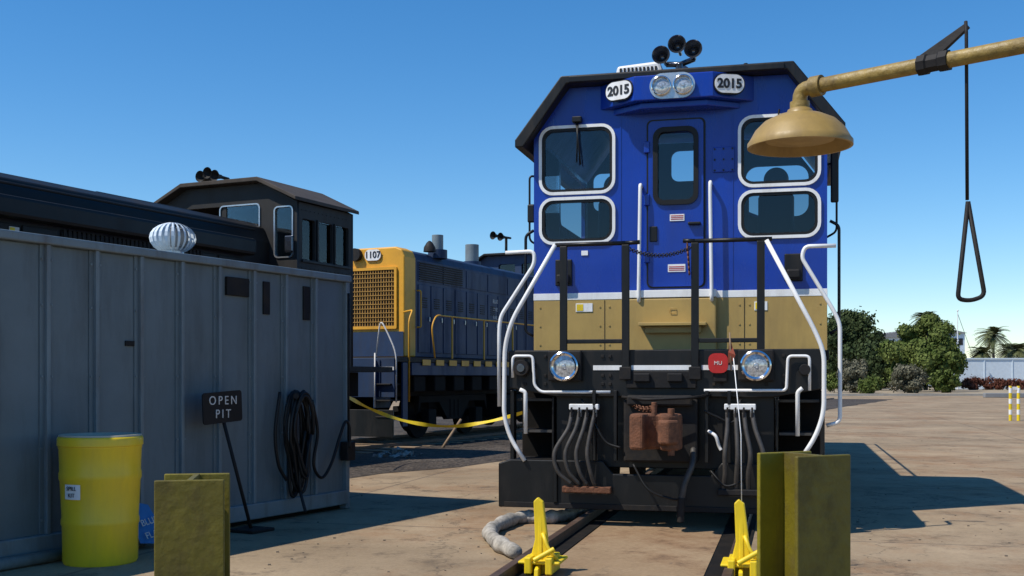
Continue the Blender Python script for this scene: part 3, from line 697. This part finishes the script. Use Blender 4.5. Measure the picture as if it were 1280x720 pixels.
dn=dv.normalized()
lathe(sg,'elbow_fitting',p0+dn*.035,dn,[(.020,0),(.027,0),(.027,.03),(.020,.03)],'pipe')
vpos=p0+dv*.60
lathe(sg,'valve_body',vpos-dn*.02,dn,[(.02,0),(.026,0),(.026,.02),(.022,.024),(.022,.05),(.026,.054),(.026,.075),(.02,.075)],'blackm',8,False)
lv=Vector((1.107,2.72,2.255))
aa=vpos+Vector((-.01,.01,.005)); bb=lv
dd=(bb-aa).normalized(); side_=Vector((dn.y,-dn.x,0)); nn=dd.cross(side_).normalized()*.015; tt=side_*.006
cor=[aa-nn*1.3,aa+nn*1.3,bb+nn*.5,bb-nn*.5]
mesh(sg,'valve_lever',[c-tt for c in cor]+[c+tt for c in cor],[(0,1,2,3),(4,5,6,7),(0,1,5,4),(1,2,6,5),(2,3,7,6),(3,0,4,7)],'blackm',.002)
tube(sg,'pull_rod',[lv+Vector((-.005,0,.01)),lv+Vector((-.006,-.006,-.02)),wp(1209,250,2.71)],.0042,'blackm')
T=wp(1210,252,2.71)
tube(sg,'pull_handle',[T,wp(1197,374,2.71),wp(1213,376,2.71),wp(1231,370,2.71),T],.0055,'blackm',.02)

# ================================================================= BLACK LOCOMOTIVE
LT=math.radians(24.8)
b=G('black_switcher_locomotive',(-4.86,18.93),LT)
def bplate(nm,outer,holes,pos,m,axis='y',th=.05): return plate(b,nm,outer,holes,pos,th,m,axis)
cp=[(-1.5,1.6),(1.5,1.6),(1.5,4.28),(.8,4.62),(-.8,4.62),(-1.5,4.28)]
w1=[b.px(277,0,0)[0],b.px(326,0,0)[0]]; z1=[b.px(300,290,0)[1],b.px(300,257,0)[1]]
w2=[1.06,1.42]; z2=[b.px(350,322,0)[1],b.px(350,259,0)[1]]
CL=1.62
bplate('cab_front_wall',cp,[rrect(w1[0],w1[1],3.5,z1[1],.06),rrect(-w1[1]-.2,-w1[0],3.5,z1[1],.06),rrect(w2[0],w2[1],z2[0],z2[1],.08)],0,'cabgrey')
for (a_,b_,c_,d_) in((w1[0],w1[1],3.5,z1[1]),(w2[0],w2[1],z2[0],z2[1])):
    bplate('window_frame',rrect(a_-.012,b_+.012,c_-.012,d_+.012,.08),[rrect(a_+.010,b_-.010,c_+.010,d_-.010,.06)],-.03,'steel',th=.03)
    bplate('window_glass',rrect(a_,b_,c_,d_,.06),[],-.01,'glass',th=.006)
hw=[rrect(.12,.48,3.35,4.02,.04),rrect(.6,1.0,3.35,4.02,.04),rrect(1.1,1.5,3.35,4.02,.04)]
plate(b,'cab_side_wall',[(.03,1.6),(CL-.03,1.6),(CL-.03,4.28),(.03,4.28)],hw,1.475,.05,'cabgrey','x')
plate(b,'cab_side_wall',[(.03,1.6),(CL-.03,1.6),(CL-.03,4.28),(.03,4.28)],[rrect(.12,1.5,3.35,4.02,.04)],-1.475,.05,'cabgrey','x')
plate(b,'side_glass',rrect(.12,1.5,3.35,4.02,.04),[],1.44,.006,'glass','x')
boxes(b,'side_window_trim',[(1.50,1.53,.10,1.52,3.30,3.34),(1.50,1.53,.52,.56,3.34,4.04),(1.5,1.53,1.03,1.07,3.34,4.04)],'hoodblk')
boxes(b,'cab_rivets',[(1.50,1.508,.1+i*.12,.115+i*.12,z_,z_+.015) for i in range(12) for z_ in(4.15,3.2)],'cabgrey',0)
bplate('cab_rear_wall',cp,[rrect(-1.3,-.3,3.5,4.2,.06),rrect(.3,1.3,3.5,4.2,.06)],CL,'cabgrey')
prism(b,'cab_roof',[(-1.58,4.28),(-1.58,4.34),(-.8,4.71),(.8,4.71),(1.58,4.34),(1.58,4.28),(.8,4.64),(-.8,4.64)],'y',-.18,CL+.1,'roofbrn',.01)
prism(b,'long_hood',hoodprof(.95,1.61,3.98,.35),'y',-11,-.03,'hoodblk',.02)
box(b,'hood_side_duct',.95,1.15,-9,-.6,3.35,3.62,'hoodblk',.05)
boxes(b,'hood_doors',[(.951,.972,-10+i*.62,-9.46+i*.62,1.8,3.3) for i in range(15)],'hoodblk',.01)
boxes(b,'hood_louvers',[(.96,.985,-4.4+i*.08,-4.35+i*.08,3.05,3.32) for i in range(34)],'blackm',0)
boxes(b,'hood_stickers',[(.973,.98,-5.25,-5.1,3.18,3.26),(.973,.98,-4.75,-4.68,3.1,3.2)],'textw',0)
boxes(b,'hood_sticker_mark',[(.981,.985,-5.24,-5.17,3.19,3.25)],'yellow',0)
tube(b,'hood_rail',[(1.0,-10.5,3.78),(1.0,-.5,3.78)],.018,'blackm')
box(b,'dynamic_brake_box',-.5,.35,-3.2,-1.2,3.981,4.05,'hoodblk',.03)
box(b,'deck',-1.5,1.5,-12,3.0,1.5,1.6,'blackm'); truck(b,-9.5); truck(b,-1.0)
box(b,'underframe',-1.0,1.0,-11.5,2.6,1.05,1.495,'under')
hc=b.px(265,221,.5)
cyl(b,'horn_stand',(hc[0],.5,4.70),(hc[0],.5,hc[1]),.04,'blackm')
for dx,dz in((-.16,0),(0,.05),(.16,-.01)):
    lathe(b,'horn',(hc[0]+dx,.75,hc[1]+dz),(0.0,-1,0),[(0,0),(.025,0),(.03,.2),(.05,.3),(.10,.38),(.09,.37),(.03,.28),(0,.27)],'blackm')
lathe(b,'horn',(hc[0]-.1,.4,hc[1]),(-.6,.9,0),[(0,0),(.025,0),(.03,.2),(.05,.3),(.09,.38),(.08,.37),(.03,.28),(0,.27)],'blackm')
box(b,'seat_back',.9,1.25,.7,.85,2.9,3.7,'seat',.05)
box(b,'mirror',1.30,1.46,-.10,-.06,3.45,3.72,'hornm',.02)

# ================================================================= BLUE/YELLOW LOCOMOTIVE
y=G('blue_yellow_switcher_locomotive',(-3.17,24.4),LT)
prism(y,'long_hood',hoodprof(.93,1.85,4.2,.22),'y',.5,8,'navy',.02)
prism(y,'hood_end',hoodprof(.95,1.85,4.22,.22),'y',0,.5,'oyel',.03)
gx0,gx1=-.62,.72
zg0,zg1=y.px(470,408,0)[1],y.px(470,338,0)[1]
box(y,'radiator_recess',gx0,gx1,-.012,-.002,zg0,zg1,'blackm',.0)
boxes(y,'radiator_grille',[(gx0+i*.067-.01,gx0+i*.067+.01,-.03,-.012,zg0,zg1) for i in range(21)]+[(gx0,gx1,-.04,-.014,zg0+i*.095-.008,zg0+i*.095+.008) for i in range(int((zg1-zg0)/.095)+1)],'mesh',0)
plate(y,'grille_frame',rrect(gx0-.06,gx1+.06,zg0-.06,zg1+.06,.03),[rrect(gx0,gx1,zg0,zg1,.02)],-.02,.05,'oyel')
box(y,'end_lower_panel',-.93,.93,-.012,-.002,1.86,zg0-.12,'navy',.0)
x_,z_=y.px(467,319,0)
plate(y,'number_board',rrect(x_-.2,x_+.2,z_-.12,z_+.12,.11,10),[],-.03,.02,'white')
text(y,'number_text','1107',(x_,-.045,z_),(R90,0,0),.2,'text',bold=.004)
cyl(y,'headlight',(x_-.42,-.001,z_+.02),(x_-.42,-.12,z_+.02),.14,'blackm')
boxes(y,'hood_doors',[(.93,.948,.62+i*.58,1.15+i*.58,1.95,3.45) for i in range(12)],'navy',.01)
boxes(y,'hood_upper_panels',[(.93,.944,.62+i*1.16,1.72+i*1.16,3.52,3.95) for i in range(6)],'navy',.01)
boxes(y,'radiator_side_grille',[(.945,.965,.65,2.7,3.56+i*.05,3.585+i*.05) for i in range(8)],'blackm',0)
boxes(y,'door_handles',[(.948,.97,1.08+i*.58,1.11+i*.58,2.65,2.75) for i in range(12)],'steel',0)
boxes(y,'door_vents',[(.948,.958,.75+i*.58,1.0+i*.58,z_,z_+.02) for i in range(12) for z_ in(2.95,3.0,3.05,3.1,3.15)],'blackm',0)
for j,ch in enumerate(('BLUE','LINE','RAIL')): text(y,'hood_lettering',ch,(.952,4.5,3.3-j*.2),(R90,0,R90),.13,'textw')
for tpx in(547,590):
    t_=(1.6 if tpx==547 else 4.2); 
    xx,_=y.px(tpx,300,t_); zz=y.px(tpx,294 if tpx==547 else 306,t_)[1]
    cyl(y,'exhaust_stack',(xx,t_,4.1),(xx,t_,zz),.13 if tpx==547 else .17,'wall2')
    cyl(y,'stack_base',(xx,t_,4.1),(xx,t_,4.3),.22,'navy')
xx,_=y.px(537,310,1.2)
lathe(y,'bell',(xx,1.2,4.22),(0,0,1),[(.14,0),(.13,.1),(.07,.2),(.03,.24),(0,.25)],'blackm')
box(y,'deck',-1.5,1.5,-1.3,11.5,1.72,1.82,'blackm'); boxes(y,'sill_stripe',[(1.5,1.515,-.2+i*.6,.15+i*.6,1.66,1.78) for i in range(18)],'oyel',0)
box(y,'side_sill',1.38,1.48,-.6,11,1.45,1.715,'navy')
box(y,'end_plate',-1.5,1.5,-1.34,-1.3,1.0,1.8,'navy')
for zz_ in(.62,.95,1.28): box(y,'step',1.1,1.45,-1.42,-.85,zz_-.03,zz_,'blackm')
boxes(y,'step_side_plates',[(1.05,1.09,-1.41,-.8,.78,1.75),(1.46,1.5,-1.0,-.8,.4,1.71)],'navy',.005)
box(y,'step_white_edge',1.1,1.5,-1.36,-1.345,1.55,1.62,'textw',0)
box(y,'pilot',-1.5,1.5,-1.40,-1.345,.2,.75,'black')
for sgn in(-1,1):
    tube(y,'step_handrail',[(sgn*1.52,-1.3,.9),(sgn*1.52,-1.3,1.9),(sgn*1.35,-1.3,2.25),(sgn*1.15,-1.3,2.6),(sgn*1.05,-1.3,1.82)],.016,'textw' if sgn>0 else 'oyel',.2)
tube(y,'step_handrail',[(1.1,-1.43,.8),(1.1,-1.43,1.9)],.016,'textw')
tube(y,'end_handrail',[(1.5,-.75,.9),(1.5,-.75,2.6),(1.5,-.6,2.8),(1.0,-.1,2.8)],.02,'oyel',.2)
tube(y,'side_handrail',[(1.48,.4,1.8),(1.48,.25,2.5),(1.48,.45,2.75),(1.48,1.1,2.75),(1.48,7.6,2.75),(1.48,7.8,1.8)],.018,'oyel',.2)
boxes(y,'side_stanchions',[(1.46,1.49,t-.015,t+.015,1.8,2.74) for t in(1.2,2.8,4.4,6.0)],'oyel',0)
tube(y,'hood_grab',[(.97,.5,3.3),(1.05,.55,3.3),(1.05,.55,2.5),(.97,.5,2.5)],.018,'oyel',.04)
truck(y,.9,2,2.3); truck(y,7.6,2,2.3)
box(y,'underframe',-1,1,-.8,11,1.0,1.715,'under'); box(y,'tank',-1.3,1.3,4.2,6.6,.4,.98,'under',.1)
boxes(y,'side_gear',[(1.2,1.42,-.4+i*.9,.1+i*.9,1.1,1.44) for i in range(6)],'under',.03)
cpY=[(-1.5,1.82),(1.5,1.82),(1.5,4.55),(1.0,4.86),(-1.0,4.86),(-1.5,4.55)]
plate(y,'cab_front_wall',cpY,[rrect(-1.4,-.75,3.9,4.45,.08),rrect(-.62,-.1,4.25,4.62,.06),rrect(.1,.62,4.25,4.62,.06),rrect(.98,1.4,3.6,4.45,.08)],8,.05,'navy')
plate(y,'cab_front_glass',[(-1.45,3.6),(1.45,3.6),(1.45,4.5),(1.0,4.8),(-1.0,4.8),(-1.45,4.5)],[],8.035,.006,'glassd')
for sgn in(-1,1): plate(y,'cab_side_wall',[(8.04,1.82),(10.37,1.82),(10.37,4.55),(8.04,4.55)],[rrect(8.3,10.1,3.6,4.4,.05)],sgn*1.475,.05,'navy','x')
plate(y,'cab_rear_wall',cpY,[rrect(-1.3,1.3,3.8,4.4,.05)],10.4,.05,'navy')
prism(y,'cab_roof',[(-1.62,4.52),(-1.62,4.59),(-1.0,4.93),(1.0,4.93),(1.62,4.59),(1.62,4.52),(1.0,4.87),(-1.0,4.87)],'y',7.8,10.6,'hoodblk',.01)
xh,zh=y.px(630,297,8.6)
for dx,dz in((-.12,.05),(.12,0)): lathe(y,'horn',(xh+dx,8.8,zh+dz),(-.3,-1,0),[(0,0),(.03,0),(.035,.25),(.06,.35),(.12,.45),(.10,.43),(.03,.3),(0,.3)],'blackm')
cyl(y,'horn_stand',(xh,8.75,4.9),(xh,8.75,zh),.04,'blackm')

tk=G('siding_track',(-4.86,18.93),LT)
for sgn in(-1,1): box(tk,'rail',sgn*.75-.035,sgn*.75+.035,-18,60,.022,.08,'railm',0)
boxes(tk,'sleepers',[(-1.3,1.3,-12+i*.6,-11.76+i*.6,.0,.02) for i in range(80)],'tan',0)

ct=G('caution_tape')
P=[wp(425,490,16.5),wp(442,500,17.2),wp(470,514,18),wp(510,527,18.5),wp(560,533,18.5),wp(610,527,18.5),wp(660,514,18.5)]
pts=spline(P,8); V=[];Fc=[]
for i,p in enumerate(pts):
    tw=.9*math.sin(i*.35); V+= [p+Vector((0,math.sin(tw)*.032,math.cos(tw)*.032)),p-Vector((0,math.sin(tw)*.032,math.cos(tw)*.032))]
for i in range(len(pts)-1): Fc.append((2*i,2*i+1,2*i+3,2*i+2))
mesh(ct,'tape',V,Fc,'yellow',0,True)
st=G('wooden_stake'); A0=gp(553,560)
tube(st,'stake',[Vector((A0[0],A0[1],0)),Vector((A0[0]+.35,A0[1]+.4,.55))],.035,'tan',seg=4)
db=G('debris_pile')
V=[];Fc=[]
for i in range(40):
    X,Y,_=gp(random.gauss(495,13),random.uniform(563,573)); s_=random.uniform(.03,.12)
    i0=len(V); pts8=[Vector((X+random.uniform(-1,1)*s_,Y+random.uniform(-1,1)*s_,abs(random.uniform(-.2,.9))*s_)) for _ in range(5)]
    V+=pts8; Fc+=[tuple(i0+q for q in f) for f in((0,1,2),(0,2,3),(0,3,4),(1,2,4),(1,3,4),(2,3,4))]
mesh(db,'rubble',V,Fc,'cream')
sn=G('small_stones'); L=[]
for i in range(300):
    X,Y,_=gp(random.uniform(200,1279),472+random.uniform(60,245)); s_=random.uniform(.003,.010)
    L.append((X-s_,X+s_,Y-s_*.8,Y+s_*.8,-.001,s_))
boxes(sn,'stones',L,'stone',0)

# ================================================================= RIGHT BACKGROUND
sp_=G('barrier_posts'); X,Y,_=gp(1268,526)
for dx in(-.13,.13):
    cyl(sp_,'post',(X+dx,Y,0),(X+dx,Y,1.13),.05,'yellow')
    for z_ in(.2,.55,.9): cyl(sp_,'white_band',(X+dx,Y,z_),(X+dx,Y,z_+.16),.053,'white')
box(sp_,'crossbar',X-.18,X+.18,Y-.03,Y+.03,1.0,1.1,'white')

def tree(name,X,Y,h,r,leaf,n=7000,ls=.28,zb=.25,ncl=34,trunk=True,sq=1.0,base=.15):
    t=G(name,(X,Y),0,base)
    rnd=random.Random(int(X*31+Y*17+h*7))
    cl=[]
    for i in range(ncl):
        while True:
            a,b_,c_=[rnd.uniform(-1,1) for _ in range(3)]
            if a*a+b_*b_+c_*c_<1: break
        z_=h*(zb+(1-zb)*.5*(1+c_*.85)); cl.append((Vector((a*r*.8,b_*r*.8*sq,z_)),rnd.uniform(.2,.38)*r))
    V=[];Fc=[]
    per=n//ncl
    for c,cr in cl:
        for i in range(per):
            v=Vector((rnd.gauss(0,1),rnd.gauss(0,1),rnd.gauss(0,.8))); v=v.normalized()*cr*(rnd.random()**.4)
            if rnd.random()<.06: v*=1.4
            p=c+v; p.z=max(p.z,.05)
            a=(v.normalized()*1.2+Vector((rnd.gauss(0,.6),rnd.gauss(0,.6),rnd.gauss(0,.6)))).normalized(); b2=a.orthogonal().normalized(); c2=a.cross(b2)
            s_=ls*rnd.uniform(.4,1.1); i0=len(V)
            V+=[p+b2*s_,p+c2*s_*.6,p-b2*s_,p-c2*s_*.6]; Fc.append((i0,i0+1,i0+2,i0+3))
    mesh(t,'crown',V,Fc,leaf)
    if trunk:
        V=[];Fc=[]
        sweepVF([(0,0,-.1),(.05*r,0,h*.25),(0,.04*r,h*.6)],.03*h,8,lambda q:1-.6*q,V,Fc)
        for c,cr in cl[:9]: sweepVF([(0,0,h*.22),tuple(Vector((0,0,h*.35)).lerp(c,.5)),tuple(c)],.012*h,6,lambda q:1-.7*q,V,Fc)
        mesh(t,'trunk',V,Fc,'bark',0,True)
def at(px_,Y): return (px_-640)/F*Y
tree('broadleaf_tree',at(1068,125),125,8.6,4.0,'leafA',22000,.26,.12)
tree('broadleaf_tree',at(1038,128),128,8.0,3.6,'leafA',14000,.26,.12)
tree('broadleaf_tree',at(1157,112),112,7.9,3.3,'leafB',24000,.22,.08)
tree('broadleaf_tree',at(1137,100),100,5.4,2.6,'leafB',18000,.2,.02)
tree('broadleaf_tree',at(1170,99),99,5.4,2.5,'leafB',18000,.2,.02)
tree('broadleaf_tree',at(1100,110),110,5.2,2.6,'leafA',12000,.24,.02)
tree('cypress_tree',at(1156,135),135,10.0,1.6,'leafA',6000,.28,.05)
tree('shrub',at(1068,92),92,2.8,1.6,'leafD',6000,.14,.0,trunk=False)
tree('shrub',at(1050,93),93,1.6,1.3,'leafB',3500,.14,.0,trunk=False)
tree('shrub',at(1088,88),88,1.2,1.2,'leafB',3000,.12,.0,trunk=False)
tree('shrub',at(1135,91),91,2.4,1.7,'leafD',6000,.14,.0,trunk=False)
tree('shrub',at(1183,92),92,2.0,1.2,'leafB',4000,.14,.0,trunk=False)
for i,pxx in enumerate((1205,1222,1240,1258,1276,1095)):
    tree('red_shrub',at(pxx,115),115,1.1,1.5,'leafE',2000,.13,.0,trunk=False,ncl=10)
def palm(X,Y,h,r,base=.15):
    t=G('palm_tree',(X,Y),0,base); V=[];Fc=[]
    sweepVF([(0,0,-.1),(.1,0,h*.5),(.05,0,h)],.2,8,lambda q:1-.3*q,V,Fc); mesh(t,'trunk',V,Fc,'bark',0,True)
    V=[];Fc=[]; rnd=random.Random(int(X*10))
    for i in range(60):
        an=rnd.uniform(0,6.28); el=rnd.uniform(-.6,1.3); L_=r*rnd.uniform(.8,1.1); P=[]
        for k2 in range(9):
            q=k2/8; P.append(Vector((math.cos(an)*L_*q*math.cos(el*(1-q*.4)),math.sin(an)*L_*q*math.cos(el*(1-q*.4)),h+L_*(q*math.sin(el)-.55*q*q))))
        for k2 in range(8):
            d_=(P[k2+1]-P[k2]).normalized(); sd_=d_.cross(Vector((0,0,1))).normalized()
            for sgn in(-1,1):
                for f_ in(0,.5):
                    p=P[k2].lerp(P[k2+1],f_); ll=.6*(1-abs(k2/8-.4))
                    i0=len(V); V+=[p,p+d_*.16,p+sd_*sgn*ll+d_*.25+Vector((0,0,-.18*ll))]; Fc.append((i0,i0+1,i0+2))
    mesh(t,'fronds',V,Fc,'leafC')
palm(at(1241,140),140,6.6,2.5); palm(at(1262,150),150,5.0,2.2); palm(at(1274,142),142,4.8,2.1); palm(at(1228,150),150,4.6,2.0); palm(at(1156,150),150,9.3,1.9)
wg=G('pale_blue_panel_wall',(at(1195,120),120),0,.15)
box(wg,'panels',0,40,0,.3,0,3.3,'stucco',0)
boxes(wg,'pilasters',[(i*3.0,i*3.0+.08,-.06,-.001,0,3.19) for i in range(14)],'stucco',0)
box(wg,'top_cap',0,40,-.08,-.001,3.2,3.35,'stucco',0)
lb=G('low_building',(at(1098,150),150),0,.15)
box(lb,'walls',0,9,0,10,0,6.6,'stucco',0); prism(lb,'roof',[(-.4,6.605),(9.4,6.605),(9.4,6.9),(4.5,7.7),(-.4,6.9)],'y',-.4,10.4,'roofg',0)
boxes(lb,'windows',[(1+i*2,2.1+i*2,-.03,-.001,4.4,5.6) for i in range(4)],'dark',0)
l2=G('low_building',(at(1178,170),170),0,.15)
box(l2,'walls',0,3.4,0,8,0,8,'stucco',0); prism(l2,'roof',[(-.3,8.005),(3.7,8.005),(1.7,8.5)],'y',-.3,8.3,'roofg',0)
boxes(l2,'windows',[(.5+i*1.0,1.1+i*1.0,-.03,-.001,6.2,7.2) for i in range(3)],'dark',0)
fp=G('flag_pole',(at(1197,118),118),0,.15); cyl(fp,'pole',(0,0,0),(0,0,8.2),.06,'white',.04); lathe(fp,'finial',(0,0,8.2),(0,0,1),[(0,0),(.1,.05),(.1,.15),(0,.2)],'white')
tube(fp,'stay_wire',[(0,0,8),(1.6,0,3.5)],.025,'blackm',seg=5)
hl=random.Random(3); V=[];Fc=[]
hgx=G('distant_treeline')
for i in range(9000):
    X=hl.uniform(-160,330); hh_=3.0+1.6*math.sin(X*.07)+1.2*math.sin(X*.23+1)
    p=Vector((X,300+hl.uniform(-3,3),hl.random()*max(1.2,hh_))); a=Vector((hl.gauss(0,1),hl.gauss(0,1),hl.gauss(0,1))).normalized(); b2=a.orthogonal().normalized(); c2=a.cross(b2); i0=len(V)
    s_=.9; V+=[p+b2*s_,p+c2*s_,p-b2*s_,p-c2*s_]; Fc.append((i0,i0+1,i0+2,i0+3))
mesh(hgx,'foliage',V,Fc,'leafA')
kb=G('parking_kerb_block'); X,Y,_=gp(1262,497); box(kb,'block',X-1.8,X+2.6,Y-.2,Y+.2,0,.32,'roofg',.04)
